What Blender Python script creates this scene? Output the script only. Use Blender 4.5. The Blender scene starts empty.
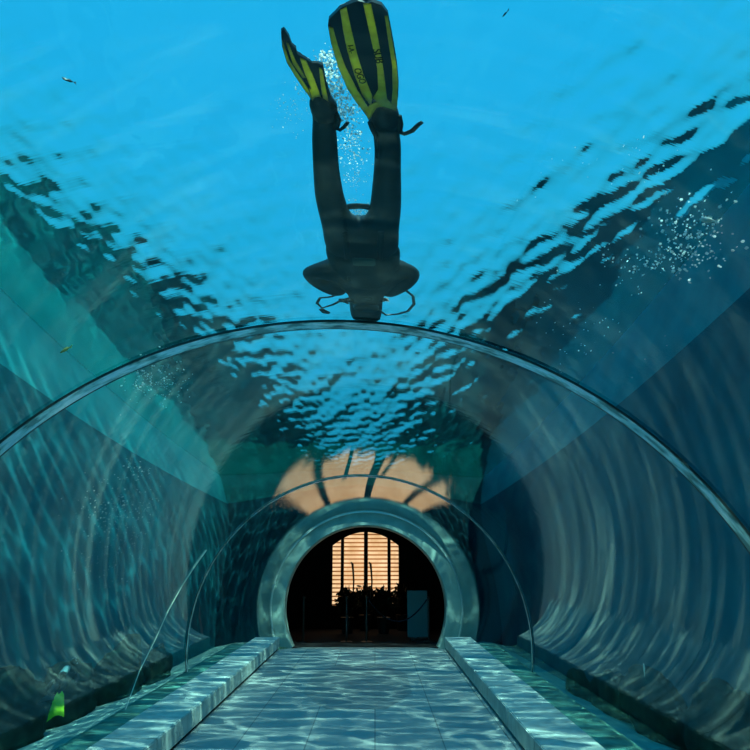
import bpy, bmesh, math, random
from mathutils import Vector, Matrix
PI = math.pi
random.seed(7)
S = bpy.context.scene
COL = S.collection
S.view_settings.view_transform = 'Standard'
S.view_settings.look = 'None'
S.view_settings.gamma = 1
S.view_settings.exposure = 0.0
S.cycles.max_bounces = 14
S.cycles.transmission_bounces = 10
S.cycles.glossy_bounces = 6
S.cycles.diffuse_bounces = 3
S.cycles.transparent_max_bounces = 16
S.cycles.caustics_refractive = True
S.cycles.caustics_reflective = False
S.cycles.sample_clamp_indirect = 4.0
S.cycles.blur_glossy = 0.5

# ---------------------------------------------------------------- constants
EYE = Vector((0, 0, 1.6))
F_PX = 812.0
PITCH = math.atan((558 - 375) / F_PX)
AXX, AXZ, R = -0.21, 0.39, 2.35       # tunnel axis and radius
Y_BACK, Y_END = -7.0, 20.7            # back of the tank, portal wall
X_L, X_R = -9.05, 7.9                 # side walls of the tank
Z_W = 11.6                            # water level
Z_B = -0.9                            # tank bottom

# ---------------------------------------------------------------- helpers
def new_mat(name):
    m = bpy.data.materials.new(name); m.use_nodes = True
    nt = m.node_tree; nt.nodes.clear()
    out = nt.nodes.new('ShaderNodeOutputMaterial')
    return m, nt, out

def N(nt, kind, **kw):
    n = nt.nodes.new(kind)
    for k, v in kw.items():
        if k.startswith('_'):
            setattr(n, k[1:], v)
        else:
            n.inputs[k.replace('__', ' ')].default_value = v
    return n

def ramp(nt, fac, stops):
    r = nt.nodes.new('ShaderNodeValToRGB')
    el = r.color_ramp.elements
    while len(el) < len(stops): el.new(0.5)
    for e, (p, c) in zip(el, stops):
        e.position = p; e.color = (*c, 1)
    nt.links.new(fac, r.inputs[0])
    return r

def plain(name, col, rough=0.6, metal=0.0, spec=0.5, noise=0.0, scale=8.0, bump=0.0, coat=0.0):
    m, nt, out = new_mat(name)
    p = N(nt, 'ShaderNodeBsdfPrincipled', Roughness=rough, Metallic=metal)
    p.inputs['Specular IOR Level'].default_value = spec
    p.inputs['Coat Weight'].default_value = coat
    if noise or bump:
        tc = nt.nodes.new('ShaderNodeTexCoord')
        nz = N(nt, 'ShaderNodeTexNoise', Scale=scale, Detail=6.0)
        nt.links.new(tc.outputs['Object'], nz.inputs['Vector'])
        lo = tuple(c * (1 - noise) for c in col); hi = tuple(min(1, c * (1 + noise)) for c in col)
        r = ramp(nt, nz.outputs[0], [(0.3, lo), (0.7, hi)])
        nt.links.new(r.outputs[0], p.inputs['Base Color'])
        if bump:
            b = N(nt, 'ShaderNodeBump', Strength=bump, Distance=0.02)
            nt.links.new(nz.outputs[0], b.inputs['Height'])
            nt.links.new(b.outputs[0], p.inputs['Normal'])
    else:
        p.inputs['Base Color'].default_value = (*col, 1)
    nt.links.new(p.outputs[0], out.inputs[0])
    return m

def link(name, me, mat=None, parent=None, smooth=False):
    o = bpy.data.objects.new(name, me); COL.objects.link(o)
    if mat is not None and len(me.materials) == 0: me.materials.append(mat)
    if parent is not None: o.parent = parent
    if smooth:
        for p in me.polygons: p.use_smooth = True
    try: o.cycles.is_caustics_receiver = True
    except Exception: pass
    return o

def build(name, bm, mat=None, parent=None, smooth=False, fix=True):
    if fix: bmesh.ops.recalc_face_normals(bm, faces=bm.faces)
    me = bpy.data.meshes.new(name); bm.to_mesh(me); bm.free()
    return link(name, me, mat, parent, smooth)

def tag(o, label, cat, group=None, kind=None):
    o['label'] = label; o['category'] = cat
    if group: o['group'] = group
    if kind: o['kind'] = kind
    return o

def struct(o):
    o['kind'] = 'structure'
    return o

def empty(name, loc=(0, 0, 0), rot=(0, 0, 0)):
    o = bpy.data.objects.new(name, None); COL.objects.link(o)
    o.location = loc; o.rotation_euler = rot; o.empty_display_size = 0.1
    return o

def bx(bm, x0, x1, y0, y1, z0, z1):
    v = [bm.verts.new(p) for p in ((x0,y0,z0),(x1,y0,z0),(x1,y1,z0),(x0,y1,z0),(x0,y0,z1),(x1,y0,z1),(x1,y1,z1),(x0,y1,z1))]
    for f in ((0,3,2,1),(4,5,6,7),(0,1,5,4),(1,2,6,5),(2,3,7,6),(3,0,4,7)):
        bm.faces.new([v[i] for i in f])

def tube(bm, pts, r, seg=10, cap=True):
    pts = [Vector(p) for p in pts]
    rs = r if isinstance(r, (list, tuple)) else [r] * len(pts)
    up = Vector((0, 0, 1)); prev = None; rings = []
    for i, p in enumerate(pts):
        t = (pts[min(i + 1, len(pts) - 1)] - pts[max(i - 1, 0)]).normalized()
        if prev is None:
            a = up if abs(t.z) < 0.9 else Vector((1, 0, 0))
            n = (a - t * a.dot(t)).normalized()
        else:
            n = (prev - t * prev.dot(t)).normalized()
        prev = n; b = t.cross(n)
        rings.append([bm.verts.new(p + (n * math.cos(2 * PI * k / seg) + b * math.sin(2 * PI * k / seg)) * rs[i]) for k in range(seg)])
    for a, b in zip(rings, rings[1:]):
        for k in range(seg):
            bm.faces.new((a[k], a[(k + 1) % seg], b[(k + 1) % seg], b[k]))
    if cap:
        bm.faces.new(rings[0][::-1]); bm.faces.new(rings[-1])

def arc_sweep(bm, prof, cx, cz, a0, a1, n=120, closed=True):
    """closed profile of (radius, y) points swept round the line x=cx, z=cz"""
    rings = []
    for i in range(n + 1):
        a = a0 + (a1 - a0) * i / n
        rings.append([bm.verts.new((cx + r * math.cos(a), y, cz + r * math.sin(a))) for r, y in prof])
    k = len(prof)
    for p, q in zip(rings, rings[1:]):
        for j in range(k if closed else k - 1):
            bm.faces.new((p[j], p[(j + 1) % k], q[(j + 1) % k], q[j]))
    if closed: bm.faces.new(rings[0]); bm.faces.new(rings[-1][::-1])

def trace(px, py):
    """where the line of sight of a photo pixel meets the acrylic, and its refracted direction in the water"""
    X = (px - 375) / F_PX; Y = -(py - 375) / F_PX
    c, s = math.cos(PITCH), math.sin(PITCH)
    d = Vector((X, c - Y * s, s + Y * c)).normalized()
    ox, oz = EYE.x - AXX, EYE.z - AXZ
    a = d.x * d.x + d.z * d.z; b = ox * d.x + oz * d.z; cc = ox * ox + oz * oz - R * R
    t = (-b + math.sqrt(b * b - a * cc)) / a
    p = EYE + d * t
    n = Vector(((p.x - AXX) / R, 0, (p.z - AXZ) / R))
    ci = d.dot(n); e = 1 / 1.33
    k = math.sqrt(1 - e * e * (1 - ci * ci))
    return p, d * e + n * (k - e * ci)
def at_z(px, py, z):
    p, w = trace(px, py)
    return p + w * ((z - p.z) / w.z)
def along(px, py, dist):
    p, w = trace(px, py)
    return p + w * dist

# ---------------------------------------------------------------- camera, world, sun
cam = bpy.data.cameras.new('camera'); cam.sensor_width = 36; cam.lens = 36 * F_PX / 750
cam.clip_end = 200; cam.clip_start = 0.02
co = bpy.data.objects.new('camera', cam); COL.objects.link(co)
co.location = EYE; co.rotation_euler = (PI / 2 + PITCH, 0, 0); S.camera = co

w = bpy.data.worlds.new('sky'); S.world = w; w.use_nodes = True
nt = w.node_tree; nt.nodes.clear()
wo = nt.nodes.new('ShaderNodeOutputWorld'); bg = nt.nodes.new('ShaderNodeBackground')
tc = nt.nodes.new('ShaderNodeTexCoord'); sp = nt.nodes.new('ShaderNodeSeparateXYZ')
nt.links.new(tc.outputs['Generated'], sp.inputs[0])
r = ramp(nt, sp.outputs[2], SKY_STOPS if 'SKY_STOPS' in globals() else [(0.0, (0.05, 0.62, 1.0)), (0.45, (0.03, 0.49, 1.0)), (1.0, (0.03, 0.45, 0.97))])
nt.links.new(r.outputs[0], bg.inputs[0]); bg.inputs[1].default_value = 1.0
nt.links.new(bg.outputs[0], wo.inputs[0])

sun = bpy.data.lights.new('sun', 'SUN'); sun.energy = 6.8; sun.angle = math.radians(0.35)
sun.color = (1.0, 0.97, 0.9)
sun.cycles.is_caustics_light = True
so = bpy.data.objects.new('sun', sun); COL.objects.link(so)
sdir = Vector((0.25, -0.38, 1.0)).normalized()          # towards the sun
so.rotation_euler = sdir.to_track_quat('Z', 'Y').to_euler(); so.location = (0, 0, 20)

# ---------------------------------------------------------------- water and acrylic
def glass_mat(name, col, bump_kind):
    m, nt, out = new_mat(name)
    g = N(nt, 'ShaderNodeBsdfGlass', Roughness=0.0, IOR=1.33)
    g.inputs['Color'].default_value = (*col, 1)
    if bump_kind:
        uv = nt.nodes.new('ShaderNodeUVMap'); uv.uv_map = 'UVMap'
        mp = nt.nodes.new('ShaderNodeMapping'); mp.inputs['Scale'].default_value = (0.7, 9.0, 1)
        nt.links.new(uv.outputs[0], mp.inputs[0])
        nz = N(nt, 'ShaderNodeTexNoise', Scale=1.0, Detail=4.0, Roughness=0.62)
        nt.links.new(mp.outputs[0], nz.inputs['Vector'])
        b = N(nt, 'ShaderNodeBump', Strength=bump_kind, Distance=0.01)
        nt.links.new(nz.outputs[0], b.inputs['Height'])
        nt.links.new(b.outputs[0], g.inputs['Normal'])
    nt.links.new(g.outputs[0], out.inputs[0])
    return m
M_ACRYL = glass_mat('clear acrylic', (0.90, 0.98, 0.97), 0.045)
M_WATER = glass_mat('rippled water', (0.50, 0.98, 0.90), 0)

def vault(name, y0, y1):
    bm = bmesh.new(); uvl = bm.loops.layers.uv.new('UVMap')
    a0, a1 = math.radians(-26), math.radians(206)
    n = 144; ny = max(2, int((y1 - y0) / 0.8))
    g = [[bm.verts.new((AXX + R * math.cos(a0 + (a1 - a0) * i / n), y0 + (y1 - y0) * j / ny, AXZ + R * math.sin(a0 + (a1 - a0) * i / n))) for j in range(ny + 1)] for i in range(n + 1)]
    for i in range(n):
        for j in range(ny):
            f = bm.faces.new((g[i][j], g[i][j + 1], g[i + 1][j + 1], g[i + 1][j]))
            f.normal_update()
            c = f.calc_center_median()
            if f.normal.dot(Vector((AXX - c.x, 0, AXZ - c.z))) < 0: f.normal_flip()
            for l in f.loops:
                ang = math.atan2(l.vert.co.z - AXZ, l.vert.co.x - AXX)
                if ang < -1.6: ang += 2 * PI
                l[uvl].uv = (ang * R, l.vert.co.y)
    o = build(name, bm, M_ACRYL, smooth=True, fix=False)
    o.cycles.is_caustics_caster = True; o.cycles.is_caustics_receiver = False
    return struct(o)
D1, D2 = 3.88, 11.55
vault('window_1', Y_BACK, D1); vault('window_2', D1, D2); vault('window_3', D2, Y_END)

# water surface with real waves
def wave_h(x, y):
    h = 0.0
    for kx, ky, a, ph in WAVES: h += a * math.sin(kx * x + ky * y + ph)
    return h
WAVES = []
rw = random.Random(3)
for i in range(16):                                   # short wind ripples
    lam = rw.uniform(0.24, 0.48); th = rw.gauss(1.2, 0.75); k = 2 * PI / lam
    WAVES.append((k * math.cos(th), k * math.sin(th), 0.0085 / k, rw.uniform(0, 6.28)))
for i in range(9):                                    # longer, gentler waves
    lam = rw.uniform(0.5, 1.4); th = rw.gauss(0.2, 0.5); k = 2 * PI / lam
    WAVES.append((k * math.cos(th), k * math.sin(th), 0.0095 / k, rw.uniform(0, 6.28)))
bm = bmesh.new(); st = 0.042
nx, ny = int((X_R - X_L) / st), int((Y_END + 0.0 - Y_BACK) / st)
g = [[bm.verts.new((X_L + (X_R - X_L) * i / nx, Y_BACK + (Y_END - Y_BACK) * j / ny, 0)) for j in range(ny + 1)] for i in range(nx + 1)]
for row in g:
    for v in row: v.co.z = Z_W + wave_h(v.co.x, v.co.y)
for i in range(nx):
    for j in range(ny): bm.faces.new((g[i][j], g[i + 1][j], g[i + 1][j + 1], g[i][j + 1]))
water = build('water_surface', bm, M_WATER, smooth=True, fix=False); struct(water)
water.cycles.is_caustics_caster = True; water.cycles.is_caustics_receiver = False

# ---------------------------------------------------------------- tank
def wall_mat(name, stops, scale, stretch=(1, 1, 1), bump=0.3):
    m, nt, out = new_mat(name)
    p = N(nt, 'ShaderNodeBsdfPrincipled', Roughness=0.85)
    p.inputs['Specular IOR Level'].default_value = 0.1
    tc = nt.nodes.new('ShaderNodeTexCoord'); mp = nt.nodes.new('ShaderNodeMapping')
    mp.inputs['Scale'].default_value = stretch
    nz = N(nt, 'ShaderNodeTexNoise', Scale=scale, Detail=8.0, Roughness=0.62)
    nt.links.new(tc.outputs['Object'], mp.inputs[0]); nt.links.new(mp.outputs[0], nz.inputs['Vector'])
    rr = ramp(nt, nz.outputs[0], stops); nt.links.new(rr.outputs[0], p.inputs['Base Color'])
    b = N(nt, 'ShaderNodeBump', Strength=bump, Distance=0.05)
    nt.links.new(nz.outputs[0], b.inputs['Height']); nt.links.new(b.outputs[0], p.inputs['Normal'])
    nt.links.new(p.outputs[0], out.inputs[0])
    return m
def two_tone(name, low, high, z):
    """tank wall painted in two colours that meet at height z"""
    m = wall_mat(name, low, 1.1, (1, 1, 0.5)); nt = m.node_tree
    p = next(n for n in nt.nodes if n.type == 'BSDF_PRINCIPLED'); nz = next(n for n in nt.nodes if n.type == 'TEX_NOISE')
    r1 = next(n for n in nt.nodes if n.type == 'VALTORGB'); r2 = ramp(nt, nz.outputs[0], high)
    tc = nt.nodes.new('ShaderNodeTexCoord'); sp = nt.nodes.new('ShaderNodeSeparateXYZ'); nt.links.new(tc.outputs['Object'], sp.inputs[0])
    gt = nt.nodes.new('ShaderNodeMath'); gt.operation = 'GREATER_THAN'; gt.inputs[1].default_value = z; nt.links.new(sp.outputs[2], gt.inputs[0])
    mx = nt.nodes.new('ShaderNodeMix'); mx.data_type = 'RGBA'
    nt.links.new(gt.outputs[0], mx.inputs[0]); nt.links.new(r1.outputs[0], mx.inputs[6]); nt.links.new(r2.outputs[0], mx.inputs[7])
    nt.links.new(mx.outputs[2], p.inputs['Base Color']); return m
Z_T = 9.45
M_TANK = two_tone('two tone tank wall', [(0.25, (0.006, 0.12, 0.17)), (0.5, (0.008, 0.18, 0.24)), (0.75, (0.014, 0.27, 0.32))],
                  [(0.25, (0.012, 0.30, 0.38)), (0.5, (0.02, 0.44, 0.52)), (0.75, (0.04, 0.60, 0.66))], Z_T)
M_TEND = two_tone('two tone end wall with painted shade', [(0.25, (0.002, 0.05, 0.08)), (0.5, (0.003, 0.08, 0.12)), (0.75, (0.005, 0.13, 0.17))],
                  [(0.25, (0.004, 0.12, 0.14)), (0.5, (0.006, 0.20, 0.22)), (0.75, (0.012, 0.34, 0.36))], Z_T)  # navy tones put the end wall's shade into its colour
M_BED = wall_mat('tank bed', [(0.3, (0.22, 0.42, 0.38)), (0.7, (0.42, 0.62, 0.56))], 1.5)

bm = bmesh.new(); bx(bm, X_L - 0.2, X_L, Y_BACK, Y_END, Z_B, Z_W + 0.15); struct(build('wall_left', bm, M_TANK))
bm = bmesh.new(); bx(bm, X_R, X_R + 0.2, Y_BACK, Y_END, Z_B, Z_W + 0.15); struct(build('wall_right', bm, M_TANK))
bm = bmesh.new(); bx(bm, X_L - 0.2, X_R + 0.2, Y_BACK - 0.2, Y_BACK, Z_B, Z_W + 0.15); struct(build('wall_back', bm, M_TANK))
bm = bmesh.new(); bx(bm, X_L - 0.2, X_R + 0.2, Y_BACK - 0.2, Y_END + 0.2, Z_B - 0.1, Z_B); struct(build('floor_tank', bm, M_BED))
# end wall, with the round opening of the portal
def end_wall(name, y0, y1, rr, x0, x1, z0, z1, mat):
    bm = bmesh.new(); n = 160; V = []
    for y in (y0, y1):
        inn, outr = [], []
        for i in range(n):
            a = 2 * PI * i / n; c, s = math.cos(a), math.sin(a)
            inn.append(bm.verts.new((AXX + rr * c, y, AXZ + rr * s)))
            t = min(((x1 - AXX) / c if c > 1e-6 else 1e9), ((x0 - AXX) / c if c < -1e-6 else 1e9), ((z1 - AXZ) / s if s > 1e-6 else 1e9), ((z0 - AXZ) / s if s < -1e-6 else 1e9))
            outr.append(bm.verts.new((AXX + t * c, y, AXZ + t * s)))
        V.append((inn, outr))
    for i in range(n):
        j = (i + 1) % n
        for (inn, outr) in V: bm.faces.new((inn[i], inn[j], outr[j], outr[i]))
        bm.faces.new((V[0][0][i], V[0][0][j], V[1][0][j], V[1][0][i]))
        bm.faces.new((V[0][1][i], V[0][1][j], V[1][1][j], V[1][1][i]))
    return struct(build(name, bm, mat))
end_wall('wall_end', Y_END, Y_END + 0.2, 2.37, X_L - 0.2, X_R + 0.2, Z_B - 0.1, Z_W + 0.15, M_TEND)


# ---------------------------------------------------------------- walkway, curbs, ledges
Y_C = 15.25                           # the level walkway ends here, then ramps down to the room
Z_R = -0.52                           # floor of the room
def floor_mat():
    m, nt, out = new_mat('honed stone paving')
    p = N(nt, 'ShaderNodeBsdfPrincipled', Roughness=0.5)
    tc = nt.nodes.new('ShaderNodeTexCoord')
    br = N(nt, 'ShaderNodeTexBrick', Scale=1.0)
    br.inputs['Mortar Size'].default_value = 0.006
    br.offset = 0.0
    br.inputs['Brick Width'].default_value = 0.608; br.inputs['Row Height'].default_value = 1.2
    br.inputs['Color1'].default_value = (0.44, 0.46, 0.44, 1); br.inputs['Color2'].default_value = (0.36, 0.38, 0.37, 1)
    br.inputs['Mortar'].default_value = (0.16, 0.18, 0.18, 1)
    nt.links.new(tc.outputs['Object'], br.inputs['Vector'])
    nz = N(nt, 'ShaderNodeTexNoise', Scale=14.0, Detail=6.0)
    nt.links.new(tc.outputs['Object'], nz.inputs['Vector'])
    mx = nt.nodes.new('ShaderNodeMix'); mx.data_type = 'RGBA'; mx.blend_type = 'MULTIPLY'; mx.inputs[0].default_value = 0.5
    rr = ramp(nt, nz.outputs[0], [(0.3, (0.7, 0.72, 0.7)), (0.7, (1, 1, 1))])
    nt.links.new(br.outputs[0], mx.inputs[6]); nt.links.new(rr.outputs[0], mx.inputs[7])
    nt.links.new(mx.outputs[2], p.inputs['Base Color'])
    nt.links.new(p.outputs[0], out.inputs[0])
    return m
M_FLOOR = floor_mat()
M_INLAY = plain('darker stone inlay', (0.27, 0.29, 0.28), 0.5, noise=0.2, scale=14)
M_STONE = plain('pale curb stone', (0.50, 0.56, 0.52), 0.6, noise=0.2, scale=9, bump=0.15)
M_LEDGE = plain('green stained ledge', (0.10, 0.30, 0.24), 0.8, noise=0.5, scale=6, bump=0.4)
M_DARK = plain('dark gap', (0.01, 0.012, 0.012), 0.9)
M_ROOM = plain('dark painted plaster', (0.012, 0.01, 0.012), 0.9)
def slab(name, prof, x0, x1, mat):
    """long strip: (y, z) of its top edge, 0.3 thick"""
    bm = bmesh.new(); T = []
    for y, z in prof:
        T.append([bm.verts.new(p) for p in ((x0, y, z), (x1, y, z), (x1, y, z - 0.3), (x0, y, z - 0.3))])
    for a, b in zip(T, T[1:]):
        for k in range(4): bm.faces.new((a[k], a[(k + 1) % 4], b[(k + 1) % 4], b[k]))
    bm.faces.new(T[0]); bm.faces.new(T[-1])
    return struct(build(name, bm, mat))
fl = slab('floor', [(Y_BACK, 0), (Y_C, 0), (20.72, Z_R)], -1.74, 1.30, M_FLOOR)
# octagonal inlay of darker slabs set flush into the walkway
bm = bmesh.new()
for cy, hw, hl in ((11.3, 0.66, 1.9),):
    pts = [(-hw, -hl * .45), (-hw, hl * .45), (-hw * .5, hl), (hw * .5, hl), (hw, hl * .45), (hw, -hl * .45), (hw * .5, -hl), (-hw * .5, -hl)]
    bm.faces.new([bm.verts.new((AXX + px, cy + py, 0.003)) for px, py in pts])
build('inlay', bm, M_INLAY, parent=fl)
def curb(name, x0, x1, inner):
    bm = bmesh.new(); y = Y_BACK + 0.35
    while y < Y_C - 0.2:
        y1 = min(y + 1.35, Y_C)
        b2 = bmesh.new(); bx(b2, x0, x1, y + 0.003, y1 - 0.003, 0.035, 0.215)
        bmesh.ops.bevel(b2, geom=b2.edges[:], offset=0.008, segments=2, affect='EDGES')
        me = bpy.data.meshes.new('tmp'); b2.to_mesh(me); b2.free(); bm.from_mesh(me); bpy.data.meshes.remove(me)
        y = y1
    o = struct(build(name, bm, M_STONE))
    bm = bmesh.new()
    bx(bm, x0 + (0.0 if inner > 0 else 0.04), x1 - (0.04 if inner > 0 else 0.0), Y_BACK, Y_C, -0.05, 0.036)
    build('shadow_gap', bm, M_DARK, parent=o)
    return o
curb('trim_1', -2.15, -1.71, 1)
curb('trim_2', 1.25, 1.72, -1)
slab('trim_3', [(Y_BACK, 0.10), (Y_C, 0.10), (20.7, Z_R)], -2.62, -2.13, M_LEDGE)
slab('trim_4', [(Y_BACK, 0.10), (Y_C, 0.10), (20.7, Z_R)], 1.70, 2.20, M_LEDGE)

# ---------------------------------------------------------------- portal collar
M_COLLAR = plain('smooth rendered portal', (0.40, 0.55, 0.50), 0.55, noise=0.12, scale=5)
prof = [(2.40, 20.66), (2.36, 20.66), (2.02, 20.70), (1.99, 20.74), (1.985, 21.2), (2.40, 21.2)]
bm = bmesh.new(); arc_sweep(bm, prof, AXX - 0.03, AXZ, math.radians(-28), math.radians(208), 160)
struct(build('trim_5', bm, M_COLLAR))

# ---------------------------------------------------------------- dark room past the portal
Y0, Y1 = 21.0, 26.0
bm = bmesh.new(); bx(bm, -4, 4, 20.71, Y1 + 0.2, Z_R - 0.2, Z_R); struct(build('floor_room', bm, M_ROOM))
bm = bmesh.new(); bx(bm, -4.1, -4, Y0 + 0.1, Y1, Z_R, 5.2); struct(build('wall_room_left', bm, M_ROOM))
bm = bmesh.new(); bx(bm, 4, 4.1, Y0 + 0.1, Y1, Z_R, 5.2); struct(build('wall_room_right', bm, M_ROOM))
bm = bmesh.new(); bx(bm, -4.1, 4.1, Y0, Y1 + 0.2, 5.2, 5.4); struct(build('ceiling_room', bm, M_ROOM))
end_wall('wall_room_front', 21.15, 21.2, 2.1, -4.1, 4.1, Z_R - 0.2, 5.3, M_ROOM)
WX0, WX1, WZ0, WZS, WZ1 = -1.33, 0.74, 0.16, 1.98, 2.40
def arch_z(x): return WZS + (WZ1 - WZS) * (1 - ((x - (WX0 + WX1) / 2) / ((WX1 - WX0) / 2)) ** 2)
bm = bmesh.new()
bx(bm, -4.1, WX0, Y1, Y1 + 0.15, Z_R, 5.3); bx(bm, WX1, 4.1, Y1, Y1 + 0.15, Z_R, 5.3)
bx(bm, WX0, WX1, Y1, Y1 + 0.15, Z_R, WZ0); bx(bm, WX0, WX1, Y1, Y1 + 0.15, 2.6, 5.3)
n = 24; rows = []
for i in range(n + 1):
    x = WX0 + (WX1 - WX0) * i / n
    rows.append([bm.verts.new((x, y, z)) for y in (Y1, Y1 + 0.15) for z in (arch_z(x), 2.6)])
for a, b in zip(rows, rows[1:]):
    bm.faces.new((a[0], b[0], b[1], a[1])); bm.faces.new((a[2], b[2], b[3], a[3])); bm.faces.new((a[0], a[2], b[2], b[0]))
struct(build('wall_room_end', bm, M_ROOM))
M_FRAME = plain('dark window frame', (0.015, 0.012, 0.012), 0.6)
bm = bmesh.new()
for c, wd in ((-1.02, 0.10), (-0.285, 0.125), (0.44, 0.10)): bx(bm, c - wd / 2, c + wd / 2, Y1 + 0.02, Y1 + 0.09, WZ0, arch_z(c) + 0.05)
win = struct(build('window_4', bm, M_FRAME))
m, nt, out = new_mat('glowing wooden slats')
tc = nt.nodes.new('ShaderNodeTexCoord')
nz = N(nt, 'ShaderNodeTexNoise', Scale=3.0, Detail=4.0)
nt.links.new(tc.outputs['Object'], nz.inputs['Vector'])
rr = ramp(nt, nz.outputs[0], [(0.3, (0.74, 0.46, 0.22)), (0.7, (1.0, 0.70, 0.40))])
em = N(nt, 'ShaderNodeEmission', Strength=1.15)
nt.links.new(rr.outputs[0], em.inputs[0]); nt.links.new(em.outputs[0], out.inputs[0]); M_SLAT = m  # daylight on the slats is given by emission
bm = bmesh.new(); z = WZ0
while z < WZ1:
    bx(bm, WX0 - 0.02, WX1 + 0.02, Y1 + 0.17, Y1 + 0.18, z + 0.045, z + 0.126); z += 0.126
tag(build('window_blind', bm, M_SLAT), 'glowing tan slatted blind filling the window past the portal', 'blind')

# backing wall added behind the blind to block the sky between its slats
bm = bmesh.new(); bx(bm, -4, 4, Y1 + 0.6, Y1 + 0.7, Z_R, 4.5); struct(build('wall_backing', bm, plain('brown plaster', (0.75, 0.38, 0.18), 0.9)))
# ---------------------------------------------------------------- joint rings in the acrylic
def milky(name, col, radius, rough):
    m, nt, out = new_mat(name)
    p = N(nt, 'ShaderNodeBsdfPrincipled', Roughness=rough)
    p.inputs['Base Color'].default_value = (*col, 1)
    p.inputs['Subsurface Weight'].default_value = 1.0
    p.inputs['Subsurface Radius'].default_value = (1, 1, 1); p.inputs['Subsurface Scale'].default_value = radius
    nt.links.new(p.outputs[0], out.inputs[0]); return m
M_JOINT = milky('bonded joint with painted caustics', (0.85, 0.95, 0.90), 0.06, 0.25)
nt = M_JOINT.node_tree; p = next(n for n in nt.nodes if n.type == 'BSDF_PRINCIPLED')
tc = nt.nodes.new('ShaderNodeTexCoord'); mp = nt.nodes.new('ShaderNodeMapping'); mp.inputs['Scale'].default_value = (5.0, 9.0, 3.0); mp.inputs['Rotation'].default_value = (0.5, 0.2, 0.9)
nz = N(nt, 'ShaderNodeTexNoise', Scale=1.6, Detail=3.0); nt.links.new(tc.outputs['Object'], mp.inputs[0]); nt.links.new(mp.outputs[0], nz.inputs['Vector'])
rj = ramp(nt, nz.outputs[0], [(0.38, (0.10, 0.20, 0.18)), (0.52, (0.55, 0.72, 0.66)), (0.62, (1.0, 1.0, 0.97))]); nt.links.new(rj.outputs[0], p.inputs['Base Color'])  # bright and dark caustic streaks put into the joint's base colour
M_SEAL = plain('dark joint seal', (0.03, 0.045, 0.045), 0.5)
A0, A1 = math.radians(-7), math.radians(187)
def joint_ring(y, w, label, rr=R, cz=AXZ):
    root = empty('joint_ring', (AXX, y, 0.1)); 
    def loc(o): o.matrix_parent_inverse = Matrix.Translation((-AXX, -y, -0.1)); return o
    tag(root, label, 'ring')
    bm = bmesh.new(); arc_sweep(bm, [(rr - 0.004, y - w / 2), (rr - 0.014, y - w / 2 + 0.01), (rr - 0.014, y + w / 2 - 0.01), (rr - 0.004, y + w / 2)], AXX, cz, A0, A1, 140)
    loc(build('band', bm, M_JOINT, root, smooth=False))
    for yy in (y - w / 2 - 0.003, y + w / 2 + 0.003):
        bm = bmesh.new(); arc_sweep(bm, [(rr - 0.003, yy - 0.005), (rr - 0.013, yy - 0.005), (rr - 0.013, yy + 0.005), (rr - 0.003, yy + 0.005)], AXX, cz, A0, A1, 140)
        loc(build('edge_seal', bm, M_SEAL, root))
    return root
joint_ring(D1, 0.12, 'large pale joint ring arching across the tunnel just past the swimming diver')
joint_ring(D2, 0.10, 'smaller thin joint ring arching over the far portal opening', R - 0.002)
# pale sealing ring where the acrylic meets the portal
M_PALE = plain('pale sealing compound', (0.75, 0.85, 0.80), 0.4)
bm = bmesh.new(); arc_sweep(bm, [(2.352, 20.60), (2.325, 20.60), (2.32, 20.655), (2.352, 20.655)], AXX, AXZ, math.radians(-24), math.radians(204), 160)
struct(build('trim_6', bm, M_PALE))
# thin strip added in place of a slanting reflection on the left acrylic
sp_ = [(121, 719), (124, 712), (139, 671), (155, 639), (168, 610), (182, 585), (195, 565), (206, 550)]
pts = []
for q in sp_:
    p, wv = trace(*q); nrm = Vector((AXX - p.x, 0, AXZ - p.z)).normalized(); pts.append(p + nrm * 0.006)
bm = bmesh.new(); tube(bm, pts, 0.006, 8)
tag(build('reflection_strip', bm, plain('pale reflection strip', (0.8, 0.9, 0.75), 0.3), smooth=True), 'thin pale strip in place of a reflection, slanting up the left acrylic wall from the ledge', 'reflection')

# ---------------------------------------------------------------- scuba diver over the tunnel
M_SUIT = plain('black neoprene', (0.012, 0.016, 0.020), 0.55, noise=0.4, scale=20, bump=0.1)
M_VEST = plain('dark green black nylon', (0.010, 0.022, 0.020), 0.6, noise=0.4, scale=25)
M_BLADE = plain('dark blue fin rubber', (0.02, 0.035, 0.06), 0.4)
M_YEL = plain('olive yellow fin rubber', (1.0, 0.58, 0.12), 0.4, noise=0.25, scale=30)
_p = next(n for n in M_YEL.node_tree.nodes if n.type == 'BSDF_PRINCIPLED')
_p.inputs['Subsurface Weight'].default_value = 1.0; _p.inputs['Subsurface Radius'].default_value = (1.0, 0.9, 0.3); _p.inputs['Subsurface Scale'].default_value = 0.14
M_RUB = plain('black rubber', (0.01, 0.012, 0.014), 0.4)
M_LETTER = plain('black print', (0.01, 0.012, 0.012), 0.5)
M_TANKP = plain('scuffed white paint', (0.85, 0.88, 0.82), 0.4, noise=0.12, scale=25)

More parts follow.
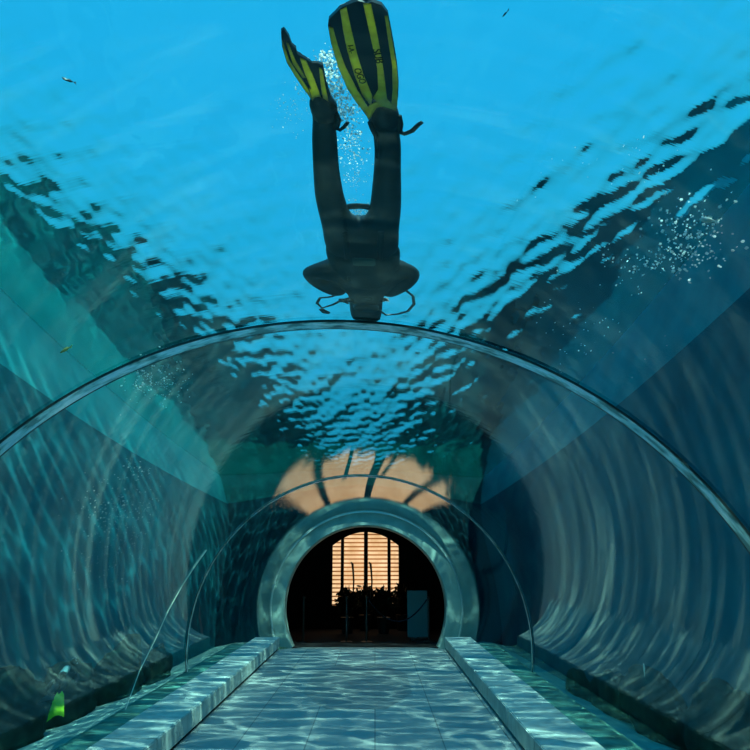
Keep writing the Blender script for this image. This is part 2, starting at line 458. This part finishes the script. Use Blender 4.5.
def skin(name, verts, edges, mat, parent, root=0, sub=2):
    """verts: (point, radius); a continuous surface grown round the edges"""
    me = bpy.data.meshes.new(name); me.from_pydata([v[0] for v in verts], edges, [])
    o = bpy.data.objects.new(name, me); COL.objects.link(o)
    o.modifiers.new('Skin', 'SKIN'); md = o.modifiers.new('Subsurf', 'SUBSURF'); md.levels = sub; md.render_levels = sub
    if not me.skin_vertices: pass
    for i, v in enumerate(verts):
        rr = v[1] if isinstance(v[1], tuple) else (v[1], v[1])
        me.skin_vertices[0].data[i].radius = rr
        me.skin_vertices[0].data[i].use_root = (i == root)
    bpy.context.view_layer.update()
    dg = bpy.context.evaluated_depsgraph_get()
    m2 = bpy.data.meshes.new_from_object(o.evaluated_get(dg), depsgraph=dg)
    bpy.data.objects.remove(o); m2.name = name; m2.materials.clear()
    return link(name, m2, mat, parent, smooth=True)

ZD = 3.10
def P(px, py, dz=0.0): return at_z(px, py, ZD + dz)
diver = empty('person', P(364, 245)); org = diver.location.copy()
tag(diver, 'scuba diver in black wetsuit with yellow striped fins, swimming over the tunnel roof', 'person')
class Local(dict): pass
def L(p): return Vector(p) - org
V, E_ = [], []
def add(p, r, prev=None):
    V.append((L(p), r)); i = len(V) - 1
    if prev is not None: E_.append((prev, i))
    return i
pel = add(P(361, 236), 0.168)
ab = add(P(362, 247), 0.178, pel); ch = add(P(364, 260), 0.175, ab); sh = add(P(365, 276), 0.150, ch)
nk = add(P(366, 294), 0.100, sh); hd = add(P(366, 308, 0.0), 0.100, nk); top = add(P(366, 320, 0.0), 0.092, hd)
for pts in ([(340, 228, .092), (334, 213, .070), (329, 194, .062), (326, 168, .052), (324.5, 138, .047), (324, 118, .040), (322, 104, .038), (318, 92, .034)],
            [(381, 228, .092), (385, 213, .072), (386.5, 194, .064), (387.5, 168, .054), (388, 145, .050), (387, 126, .043), (384, 114, .041), (381, 102, .034)]):
    k = pel
    for px, py, rr in pts: k = add(P(px, py), rr, k)
for pts in ([(340, 270, .110), (322, 272, .085), (309, 272.5, .064), (319, 279, .076), (331, 287, .074), (342, 295, .045)],
            [(391, 270, .110), (404, 272, .085), (413, 273, .064), (404, 280, .076), (394, 287, .074), (385, 295, .045)]):
    k = sh
    for i, (px, py, rr) in enumerate(pts): k = add(P(px, py, -0.005 * i), rr, k)
body = skin('body', V, E_, M_SUIT, diver)

# gloved hands, five bent fingers each, folded by the chest
def hand(px, py, sx):
    c = L(P(px, py, -0.055)); hv = [(c, .030), (c + Vector((sx * .035, .03, -.004)), .028)]; he = [(0, 1)]
    for f in range(4):
        b = c + Vector((sx * (.045 + .004 * f), .052 - f * .022, -.004)); ln = (.030, .034, .033, .026)[f]
        k0 = len(hv)
        hv += [(b, .0095), (b + Vector((sx * ln, .010, -.010)), .009), (b + Vector((sx * ln * 1.5, .006, -.030)), .008)]
        he += [(1, k0), (k0, k0 + 1), (k0 + 1, k0 + 2)]
    k0 = len(hv); b = c + Vector((sx * .006, .042, -.006))
    hv += [(b, .011), (b + Vector((sx * .022, .028, -.010)), .009)]; he += [(0, k0), (k0, k0 + 1)]
    return skin('glove', hv, he, M_RUB, diver, sub=1)
hand(343, 298, 1); hand(384, 297, -1)

def poly_slab(name, pixels, z_of, th, mat, parent, bevel=0.0):
    """outline in the plane of the fin, given its own thickness"""
    bm = bmesh.new()
    pts = [L(at_z(px, py, z_of(px, py))) for px, py in pixels]
    lo = [bm.verts.new(p - Vector((0, 0, th / 2))) for p in pts]; hi = [bm.verts.new(p + Vector((0, 0, th / 2))) for p in pts]
    bm.faces.new(lo[::-1]); bm.faces.new(hi); n = len(pts)
    for i in range(n): bm.faces.new((lo[i], lo[(i + 1) % n], hi[(i + 1) % n], hi[i]))
    bmesh.ops.triangulate(bm, faces=[f for f in bm.faces if len(f.verts) > 4])
    return build(name, bm, mat, parent)
def letters(txt, p0, p1, z, h, parent):
    cu = bpy.data.curves.new('lettering', 'FONT'); cu.body = txt; cu.size = h; cu.extrude = 0.0015; cu.align_x = 'CENTER'; cu.align_y = 'CENTER'
    o = bpy.data.objects.new('lettering', cu); COL.objects.link(o)
    bpy.context.view_layer.update(); dg = bpy.context.evaluated_depsgraph_get()
    me = bpy.data.meshes.new_from_object(o.evaluated_get(dg), depsgraph=dg); bpy.data.objects.remove(o)
    me.materials.clear()
    a, b = L(at_z(*p0, z)), L(at_z(*p1, z)); ax = (b - a).normalized(); mid = (a + b) / 2
    # the underside is seen, so the writing faces down
    zz = Vector((0, 0, -1)); yy = zz.cross(ax)
    M = Matrix((ax, yy, zz)).transposed().to_4x4(); M.translation = mid
    me.transform(M)
    return link('lettering', me, M_LETTER, parent)

# right-hand fin, broad and seen flat
zr = lambda px, py: ZD - 0.02
fin = poly_slab('fin', [(370, 122), (366, 114), (360, 106), (348, 88), (338, 65), (331, 42), (328, 25), (329, 18), (340, 7), (350, 2), (358, -1), (366, 1), (372, 0), (382, 4), (388, 12), (393, 38), (397, 62), (398.5, 80), (398, 95), (396, 110), (393, 122)], zr, 0.016, M_BLADE, diver)
zs = lambda px, py: ZD - 0.02
for pl in ([(328.5, 25), (333, 26), (338, 44), (345, 64), (357, 88), (368, 106), (366, 112), (358, 103), (347, 86), (338, 64), (331.5, 42)],
           [(340, 8), (346.5, 5), (351, 26), (357, 52), (363, 72), (372, 94), (371, 104), (362, 92), (354, 72), (347, 48), (343, 28)],
           [(363, 1.5), (371, 2), (376, 26), (380.5, 50), (384, 72), (387, 98), (379, 101), (373, 96), (378, 88), (377, 66), (372, 42), (367, 20)],
           [(384.5, 14), (387.5, 14), (392.5, 40), (396.5, 64), (397.7, 80), (397, 104), (391, 106), (392.5, 88), (392, 64), (388, 38)],
           [(364, 110), (371, 102), (379, 99), (387, 97), (392, 103), (397, 100), (395.5, 113), (386, 109), (374, 111), (369, 118)]):
    st_ = poly_slab('stripe', pl, zs, 0.028, M_YEL, fin)
letters('SUB', (374.5, 44), (381, 68), ZD - 0.0355, 0.034, fin)
letters('OGO', (355.5, 66), (364, 86), ZD - 0.0355, 0.030, fin)
letters('I-A-', (348, 36), (354, 62), ZD - 0.0355, 0.022, fin)
# left-hand fin, bent away at the tip
def zl(px, py): return ZD - 0.02 + max(0, (60 - py)) * 0.0012
fin2 = poly_slab('fin', [(313, 114), (312, 100), (306, 90), (296, 76), (287, 62), (282, 45), (281, 30), (284, 28), (289, 35), (292, 44), (296, 47), (297, 52), (305, 57), (312, 62), (318, 62), (323, 64), (326, 80), (331, 95), (337, 104), (338, 114)], zl, 0.014, M_BLADE, diver)
zl2 = lambda px, py: zl(px, py)
for pl in ([(282, 38), (285, 46), (289, 58), (298, 72), (308, 87), (312, 98), (306, 90), (296, 75.5), (287.5, 61), (282.7, 45)],
           [(300, 56), (306, 59), (313, 74), (319, 90), (322, 104), (316, 104), (312, 90), (305, 72)],
           [(319, 66), (322, 67), (325, 82), (328.5, 100), (325, 106), (322, 92), (320, 78)],
           [(286, 40), (288.5, 42), (296, 60), (306, 76), (303, 76), (293, 62)],
           [(309, 86), (316, 88), (322, 96), (325, 108), (314, 108), (312, 98)]):
    poly_slab('stripe', pl, zl2, 0.026, M_YEL, fin2)
# foot pockets, straps
def tubep(name, pix, r, mat, parent, dz=0.0, sm=True):
    bm = bmesh.new(); tube(bm, [L(P(a, b, dz if len(q) < 3 else q[2])) for q in pix for a, b in [q[:2]]], r, 10)
    return build(name, bm, mat, parent, smooth=sm)
tubep('foot_pocket', [(379, 104), (384, 110), (386, 120), (386, 126)], [0.02, 0.046, 0.049, 0.042], M_RUB, fin, -0.015)
tubep('foot_pocket', [(317, 94), (321, 102), (324, 110), (325, 118)], [0.02, 0.040, 0.043, 0.038], M_RUB, fin2, -0.015)
tubep('strap', [(370, 122), (372, 128), (376, 136), (377, 148), (377, 157)], 0.009, M_RUB, fin, -0.03)
tubep('strap', [(399, 116), (400, 124), (399, 131), (404, 134), (412, 131), (418, 125), (422, 122)], [.010, .012, .012, .009, .009, .008, .007], M_RUB, fin, -0.03)
tubep('strap', [(335, 112), (338, 120), (336, 128), (340, 130), (344, 127), (348, 122)], [.010, .012, .011, .008, .007, .006], M_RUB, fin2, -0.03)

# buoyancy vest, tank, mask, hoses
VV = [(L(P(362, 240)), .178), (L(P(363, 250)), .190), (L(P(364, 262)), .188), (L(P(365, 275)), .165), (L(P(365, 285)), .12)]
vest = skin('buoyancy_vest', VV, [(0, 1), (1, 2), (2, 3), (3, 4)], M_VEST, diver)
bm = bmesh.new()
c = L(P(364, 262, -0.175)); bx(bm, c.x - .05, c.x + .05, c.y - .04, c.y + .04, c.z - .012, c.z + .012)
bmesh.ops.bevel(bm, geom=bm.edges[:], offset=0.008, segments=2, affect='EDGES')
o = build('vest_badge', bm, plain('faded teal patch', (0.06, 0.16, 0.14), 0.6), vest); o['label'] = 'faded teal patch'
for a, b in (((345, 232), (350, 280)), ((381, 232), (378, 280))):
    tubep('shoulder_strap', [(a[0], a[1]), ((a[0] + b[0]) / 2, (a[1] + b[1]) / 2 + 2), b], 0.014, M_RUB, vest, -0.135)
bm = bmesh.new()
prof = [(0.0, 0), (.045, .005), (.078, .02), (.088, .05), (.088, .50), (.07, .56), (.03, .60), (.03, .63), (0.0, .63)]
# the cylinder lies along the diver's back
base = L(P(358, 226, 0.06)); rings = []
for rr, yy in prof: rings.append([bm.verts.new(base + Vector((rr * math.cos(2 * PI * k / 24), yy, rr * math.sin(2 * PI * k / 24)))) for k in range(24)])
for a, b in zip(rings, rings[1:]):
    for k in range(24): bm.faces.new((a[k], a[(k + 1) % 24], b[(k + 1) % 24], b[k]))
tk = build('air_tank', bm, M_TANKP, diver, smooth=True); tk['label'] = 'white air tank'
bm = bmesh.new()
tube(bm, [base + Vector((0, y, 0)) for y in (-.012, .0, .014, .018)], [.090, .096, .096, .090], 24); build('tank_boot', bm, M_RUB, tk)
tubep('crotch_strap', [(340, 209, .02), (350, 206.5, .01), (358, 206, 0), (366, 206.5, .01), (374, 209, .02)], 0.018, M_RUB, vest)
bm = bmesh.new(); hc = L(P(366, 306, -0.085)); tube(bm, [hc + Vector((0, .02, .02)), hc + Vector((0, .03, -.02)), hc + Vector((0, .034, -.035))], [.072, .066, .052], 18)
mask = build('dive_mask', bm, M_RUB, diver, smooth=True)
bm = bmesh.new(); rc = L(P(366, 298, -0.09)); tube(bm, [rc + Vector((0, 0, .02)), rc, rc + Vector((0, 0, -.03))], [.03, .036, .03], 16); build('regulator', bm, M_RUB, diver, smooth=True)
tubep('hose', [(391, 285, .03), (404, 289, .0), (413, 296, -.03), (414, 304, -.05), (408, 311, -.06), (398, 314, -.07), (386, 315, -.07), (376, 308, -.08)], 0.009, M_RUB, diver)
tubep('hose', [(345, 292, 0), (330, 297, -.02), (320, 298, -.03), (317, 303, -.05), (322, 308, -.06), (332, 305, -.06), (342, 300, -.06)], 0.009, M_RUB, diver)
tubep('gauge', [(321, 309, -.06), (325, 312, -.065), (329, 313, -.065)], [.014, .020, .014], M_RUB, diver)
tubep('antenna_whip', [(302, 271), (297, 269), (293, 268)], [.012, .008, .004], M_RUB, diver) if False else None

# ---------------------------------------------------------------- second diver, far off low on the left
def far_diver():
    c = along(55, 696, 4.2)
    root = empty('person', c); tag(root, 'distant dark diver with one lime green fin, low beyond the left acrylic wall', 'person')
    root.rotation_euler = (0, 0, math.radians(38)); root.scale = (0.85,) * 3
    suit = plain('dark wetsuit', (0.008, 0.012, 0.013), 0.6)
    v = [(Vector((0, .75, .20)), .12), (Vector((0, .95, .25)), .14), (Vector((0, 1.2, .30)), .15), (Vector((0, 1.40, .33)), .06), (Vector((0, 1.52, .36)), .10)]
    e = [(0, 1), (1, 2), (2, 3), (3, 4)]
    for sx in (-1, 1):
        k = len(v); v += [(Vector((sx * .10, .55, .16)), .085), (Vector((sx * .11, .2, .10)), .065), (Vector((sx * .10, -.15, .06)), .045)]
        e += [(0, k), (k, k + 1), (k + 1, k + 2)]
        k = len(v); v += [(Vector((sx * .2, 1.22, .28)), .07), (Vector((sx * .32, 1.05, .18)), .05), (Vector((sx * .30, .9, .08)), .036)]
        e += [(2, k), (k, k + 1), (k + 1, k + 2)]
    skin('body', v, e, suit, root)
    def blade(sx, mat, tilt):
        bm = bmesh.new(); pts = [(-.055, -.1), (-.11, -.2), (-.14, -.42), (-.17, -.62), (-.06, -.555), (0, -.545), (.06, -.555), (.17, -.62), (.14, -.42), (.11, -.2), (.055, -.1)]
        def at(px, py, dz): return Vector((sx * .10 + px, -.12 + (py + .1) * math.cos(tilt), .06 + (py + .1) * math.sin(tilt) + dz))
        lo = [bm.verts.new(at(a, b, -.008)) for a, b in pts]; hi = [bm.verts.new(at(a, b, .008)) for a, b in pts]
        bm.faces.new(lo[::-1]); bm.faces.new(hi); n = len(pts)
        for i in range(n): bm.faces.new((lo[i], lo[(i + 1) % n], hi[(i + 1) % n], hi[i]))
        return build('fin', bm, mat, root)
    f = blade(1, plain('lime green fin', (0.45, 1.0, 0.04), 0.35), 1.25); f['label'] = 'lime green fin'
    blade(-1, M_RUB, 0.15)
    bm = bmesh.new(); tube(bm, [(0, .70, .36), (0, .73, .37), (0, 1.25, .47), (0, 1.33, .485)], [.05, .09, .09, .04], 18)
    t = build('air_tank', bm, plain('pale teal tank', (0.35, 0.7, 0.68), 0.25), root, smooth=True); t['label'] = 'pale teal air tank'
    bm = bmesh.new(); tube(bm, [(0, .64, .35), (0, .71, .363)], [.06, .092], 18); build('tank_boot', bm, M_RUB, t)
    return root
far_diver()

# ---------------------------------------------------------------- bubbles
M_BUB = milky('silvery bubbles', (1, 1, 1), 0.08, 0.1)
def bubbles(label, spots, seed):
    rb = random.Random(seed); bm = bmesh.new()
    for (px, py, sx, sy, dist, ds, n, r0, r1) in spots:
        for _ in range(n):
            p = along(rb.gauss(px, sx), rb.gauss(py, sy), dist + rb.uniform(-ds, ds))
            bmesh.ops.create_icosphere(bm, subdivisions=1, radius=r0 * (r1 / r0) ** (rb.random() ** 2), matrix=Matrix.Translation(p))
    o = build('bubbles', bm, M_BUB, smooth=True, fix=False)
    tag(o, label, 'bubbles', kind='stuff'); return o
bubbles('silvery bubbles streaming between the legs and fins of the diver overhead',
        [(326, 64, 7, 7, .75, .2, 230, .002, .006), (335, 86, 8, 12, .75, .2, 380, .002, .006), (344, 112, 8, 12, .75, .2, 320, .002, .0055), (352, 140, 8, 14, .75, .2, 180, .002, .005),
         (356, 175, 7, 18, .75, .2, 90, .002, .005), (357, 214, 8, 4, .8, .1, 170, .002, .006), (302, 92, 8, 14, .8, .2, 80, .0015, .0035), (288, 115, 9, 10, .8, .2, 40, .0015, .003)], 1)
bubbles('pale bubble cloud drifting beside the left acrylic wall',
        [(155, 382, 16, 12, 1.6, .6, 170, .004, .011), (138, 468, 8, 5, 1.6, .5, 30, .005, .015), (118, 515, 20, 18, 1.6, .6, 260, .004, .011), (110, 560, 22, 20, 1.6, .6, 90, .003, .009), (76, 658, 2.5, 3, 2.5, .2, 7, .008, .014)], 2)
bubbles('pale specks and bubbles scattered beyond the upper right acrylic',
        [(690, 240, 22, 20, 1.7, .6, 190, .004, .010), (655, 262, 26, 12, 1.7, .6, 110, .003, .009), (640, 175, 40, 30, 2.2, .7, 40, .002, .005), (580, 330, 35, 22, 2.0, .6, 50, .003, .006)], 3)

# ---------------------------------------------------------------- fish
def fish(px, py, dist, ln, rz, col, label, pitch=0.0):
    c = along(px, py, dist); root = empty('fish', c, (pitch, 0, rz)); tag(root, label, 'fish')
    mt = plain('fish skin', col, 0.35)
    bm = bmesh.new()
    prof = [(-.5, .012, .02), (-.42, .03, .07), (-.25, .07, .15), (0, .085, .19), (.25, .06, .13), (.42, .025, .05), (.5, .012, .035)]
    rings = [[bm.verts.new((ln * w_ * math.cos(2 * PI * k / 12), -ln * s_, ln * h_ * math.sin(2 * PI * k / 12))) for k in range(12)] for s_, w_, h_ in prof]
    for a, b in zip(rings, rings[1:]):
        for k in range(12): bm.faces.new((a[k], a[(k + 1) % 12], b[(k + 1) % 12], b[k]))
    bm.faces.new(rings[0]); bm.faces.new(rings[-1]); build('body', bm, mt, root, smooth=True)
    def plate(name, pts):
        bm = bmesh.new(); t_ = ln * .012
        a = [bm.verts.new((-t_, ln * y, ln * z)) for y, z in pts]; b = [bm.verts.new((t_, ln * y, ln * z)) for y, z in pts]
        bm.faces.new(a); bm.faces.new(b[::-1]); n = len(pts)
        for i in range(n): bm.faces.new((a[i], a[(i + 1) % n], b[(i + 1) % n], b[i]))
        build(name, bm, mt, root)
    plate('tail_fin', [(-.46, .02), (-.72, .2), (-.64, 0), (-.72, -.2), (-.46, -.02)])
    plate('dorsal_fin', [(.2, .15), (.05, .27), (-.2, .22), (-.3, .1), (0, .15)])
fish(65, 350, 1.6, .11, 1.1, (0.85, 0.75, 0.10), 'tiny yellow fish beyond the upper left acrylic wall')
fish(707, 220, 1.5, .08, 0.6, (0.9, 0.85, 0.8), 'small white fish beyond the upper right acrylic wall', 0.7)
fish(68, 80, 1.5, .045, 2.2, (0.05, 0.06, 0.07), 'tiny dark fish high in the bright water at upper left')
fish(505, 14, 1.5, .03, 0.5, (0.06, 0.07, 0.09), 'tiny dark fish high in the bright water, right of the yellow striped fins')
fish(644, 668, 2.5, .20, 2.5, (0.95, 0.95, 0.92), 'pale fish low beyond the right acrylic wall, above the dark boulders', 0.8)

# ---------------------------------------------------------------- boulders
M_ROCK = wall_mat('algae covered rock', [(0.3, (0.006, 0.012, 0.012)), (0.5, (0.018, 0.03, 0.026)), (0.62, (0.02, 0.06, 0.045)), (0.75, (0.05, 0.16, 0.11))], 2.2, bump=0.8)
from mathutils import noise as MN
def boulder(x, y, r, h, label, group, seed):
    bm = bmesh.new(); bmesh.ops.create_icosphere(bm, subdivisions=4, radius=1.0)
    for v in bm.verts:
        n = v.co.normalized(); k = 1 + .35 * MN.noise(n * 1.3 + Vector((seed * 7.1, 0, 0))) + .15 * MN.noise(n * 3.1 + Vector((0, seed * 3.3, 0))) + .06 * MN.noise(n * 8 + Vector((seed, 0, 0)))
        v.co = n * k; v.co.x *= r; v.co.y *= r * 1.15; v.co.z *= h
        v.co.z = max(v.co.z, -0.35 * h)
    lo = min(v.co.z for v in bm.verts)
    for v in bm.verts: v.co.z -= lo
    o = build('boulder', bm, M_ROCK, smooth=True); o.location = (x, y, Z_B)
    tag(o, label, 'boulder', group)
rr_ = random.Random(5)
for i, (y, r_, h) in enumerate(((8.3, .55, 1.0), (9.85, .62, 1.3), (11.45, .60, 1.2), (12.9, .52, .9), (14.2, .45, .6))):
    boulder(X_R - .95 + rr_.uniform(-.12, .12), y, r_, h, 'dark algae covered boulder on the tank bed along the right tank wall', 'boulders along the right tank wall', i + 1)
for i, (y, r_, h) in enumerate(((11.2, .58, 1.3), (12.75, .55, 1.2), (14.3, .6, 1.3), (15.8, .5, .9))):
    boulder(X_L + .95 + rr_.uniform(-.12, .12), y, r_, h, 'dark algae covered boulder on the tank bed along the left tank wall', 'boulders along the left tank wall', i + 11)

# ---------------------------------------------------------------- room: plants, posts, rope, panel
M_LEAF = plain('dark green leaf', (0.012, 0.03, 0.012), 0.5)
M_POT = plain('dark clay pot', (0.03, 0.022, 0.02), 0.7)
def z_of_leaf(ln, s, o): return .42 + ln * (s - (.12 + .9 * o) * s * s * s)
def plant(x, y, hgt, n, tall, label, seed):
    rp = random.Random(seed); root = empty('potted_plant', (x, y, Z_R)); tag(root, label, 'plant', None)
    bm = bmesh.new(); tube(bm, [(0, 0, 0), (0, 0, .02), (0, 0, .42), (0, 0, .45), (0, 0, .44)], [.14, .15, .19, .20, .17], 20); build('pot', bm, M_POT, root)
    bm = bmesh.new()
    for _ in range(n):
        a = rp.uniform(0, 2 * PI); ln = hgt * rp.uniform(.45, 1.0); out_ = rp.uniform(.04, .42); wd = rp.uniform(.035, .06)
        side = Vector((-math.sin(a), math.cos(a), 0)); prev = None
        for k in range(9):
            s = k / 8; p = Vector((math.cos(a) * out_ * s ** 1.4, math.sin(a) * out_ * s ** 1.4, z_of_leaf(ln, s, out_)))
            ww = wd * math.sin(PI * min(.98, .15 + .85 * s)) + .002
            pr = (bm.verts.new(p - side * ww), bm.verts.new(p + side * ww))
            if prev: bm.faces.new((prev[0], prev[1], pr[1], pr[0]))
            prev = pr
    for _ in range(420):                              # small leaves filling the bush
        a = rp.uniform(0, 2 * PI); el = rp.uniform(-.5, 1.2); rad = rp.uniform(.12, .46) * (.75 + .25 * math.sin(3 * a + seed))
        c = Vector((math.cos(a) * math.cos(el) * rad, math.sin(a) * math.cos(el) * rad, .85 + math.sin(el) * rad * 1.1))
        d1 = Vector((rp.gauss(0, 1), rp.gauss(0, 1), rp.gauss(0, 1))).normalized(); d2 = d1.orthogonal().normalized()
        q = [bm.verts.new(c + d1 * u * .10 + d2 * v * .045) for u, v in ((-1, 0), (-.3, -1), (.4, -.8), (1, 0), (.4, .8), (-.3, 1))]
        bm.faces.new(q)
    fo = build('foliage', bm, M_LEAF, root, fix=False)
    if tall:
        bm = bmesh.new(); tube(bm, [(tall * .6, 0, .4), (tall, 0, 1.0), (tall + .02, 0, 1.45), (tall, 0, 1.75), (tall - .02, 0, 1.95), (tall - .07, 0, 2.0)], [.02, .02, .024, .028, .034, .02], 8); build('flower_stem', bm, M_LEAF, root, smooth=True)
plant(-.80, 24.45, 1.15, 120, .16, 'dark bushy potted plant before the left edge of the bright slatted window', 2)
plant(.25, 24.45, 1.20, 120, -.36, 'dark bushy potted plant just right of the window centre post, with a tall stem', 3)
plant(-.30, 25.45, 1.25, 120, 0, 'dark potted plant set back behind the centre post, between the two nearer bushes', 5)
plant(.82, 25.45, 1.25, 120, 0, 'dark potted plant set back before the right edge of the bright slatted window', 7)
M_POST = plain('brushed dark steel', (0.10, 0.09, 0.09), 0.35, metal=0.8)
def post():
    root = empty('rope_post')
    bm = bmesh.new(); tube(bm, [(0, 0, 0), (0, 0, .015), (0, 0, .03)], [.15, .15, .05], 24); build('base', bm, M_POST, root)
    bm = bmesh.new(); tube(bm, [(0, 0, .02), (0, 0, 1.1)], .028, 14); build('pole', bm, M_POST, root)
    bm = bmesh.new(); tube(bm, [(0, 0, 1.08), (0, 0, 1.10), (0, 0, 1.13), (0, 0, 1.15)], [.03, .042, .042, .02], 14); build('cap', bm, M_POST, root)
    return root
PX = [(-1.86, 22.0, 'leftmost slim rope post, standing alone at the left of the dark room'), (-.74, 22.0, 'slim rope post in front of the plants, left of the window centre post'),
      (-.22, 22.0, 'slim rope post directly in front of the window centre post'), (1.40, 22.0, 'slim rope post at the right edge of the pale standing panel')]
src = post()
for i, (x, y, lab) in enumerate(PX):
    if i == 0: o = src
    else:
        o = src.copy(); COL.objects.link(o)
        for ch in src.children:
            c2 = ch.copy(); COL.objects.link(c2); c2.parent = o
    o.location = (x, y, Z_R); tag(o, lab, 'post', 'rope posts in the dark room')
bm = bmesh.new()
tube(bm, [(-.172 + 1.525 * k / 20, 22.0, Z_R + 1.06 - .55 * (1 - (2 * k / 20 - 1) ** 2)) for k in range(21)], .018, 10)
tag(build('barrier_rope', bm, plain('dark blue rope', (0.006, 0.01, 0.02), 0.8), smooth=True), 'dark barrier rope sagging between two posts in front of the standing panel', 'rope')
pn = empty('display_panel', (1.14, 22.7, Z_R)); tag(pn, 'blank grey teal standing panel at the right of the dark room', 'panel')
M_PAN = plain('grey teal panel', (0.22, 0.34, 0.35), 0.5)
bm = bmesh.new(); bx(bm, -.27, .27, -.02, .02, .05, 1.26); bmesh.ops.bevel(bm, geom=bm.edges[:], offset=0.006, segments=2, affect='EDGES'); build('board', bm, M_PAN, pn)
bm = bmesh.new(); bx(bm, -.22, .22, -.16, .16, 0, .03); bx(bm, -.03, .03, -.015, .015, .02, .1); build('foot', bm, M_POST, pn)
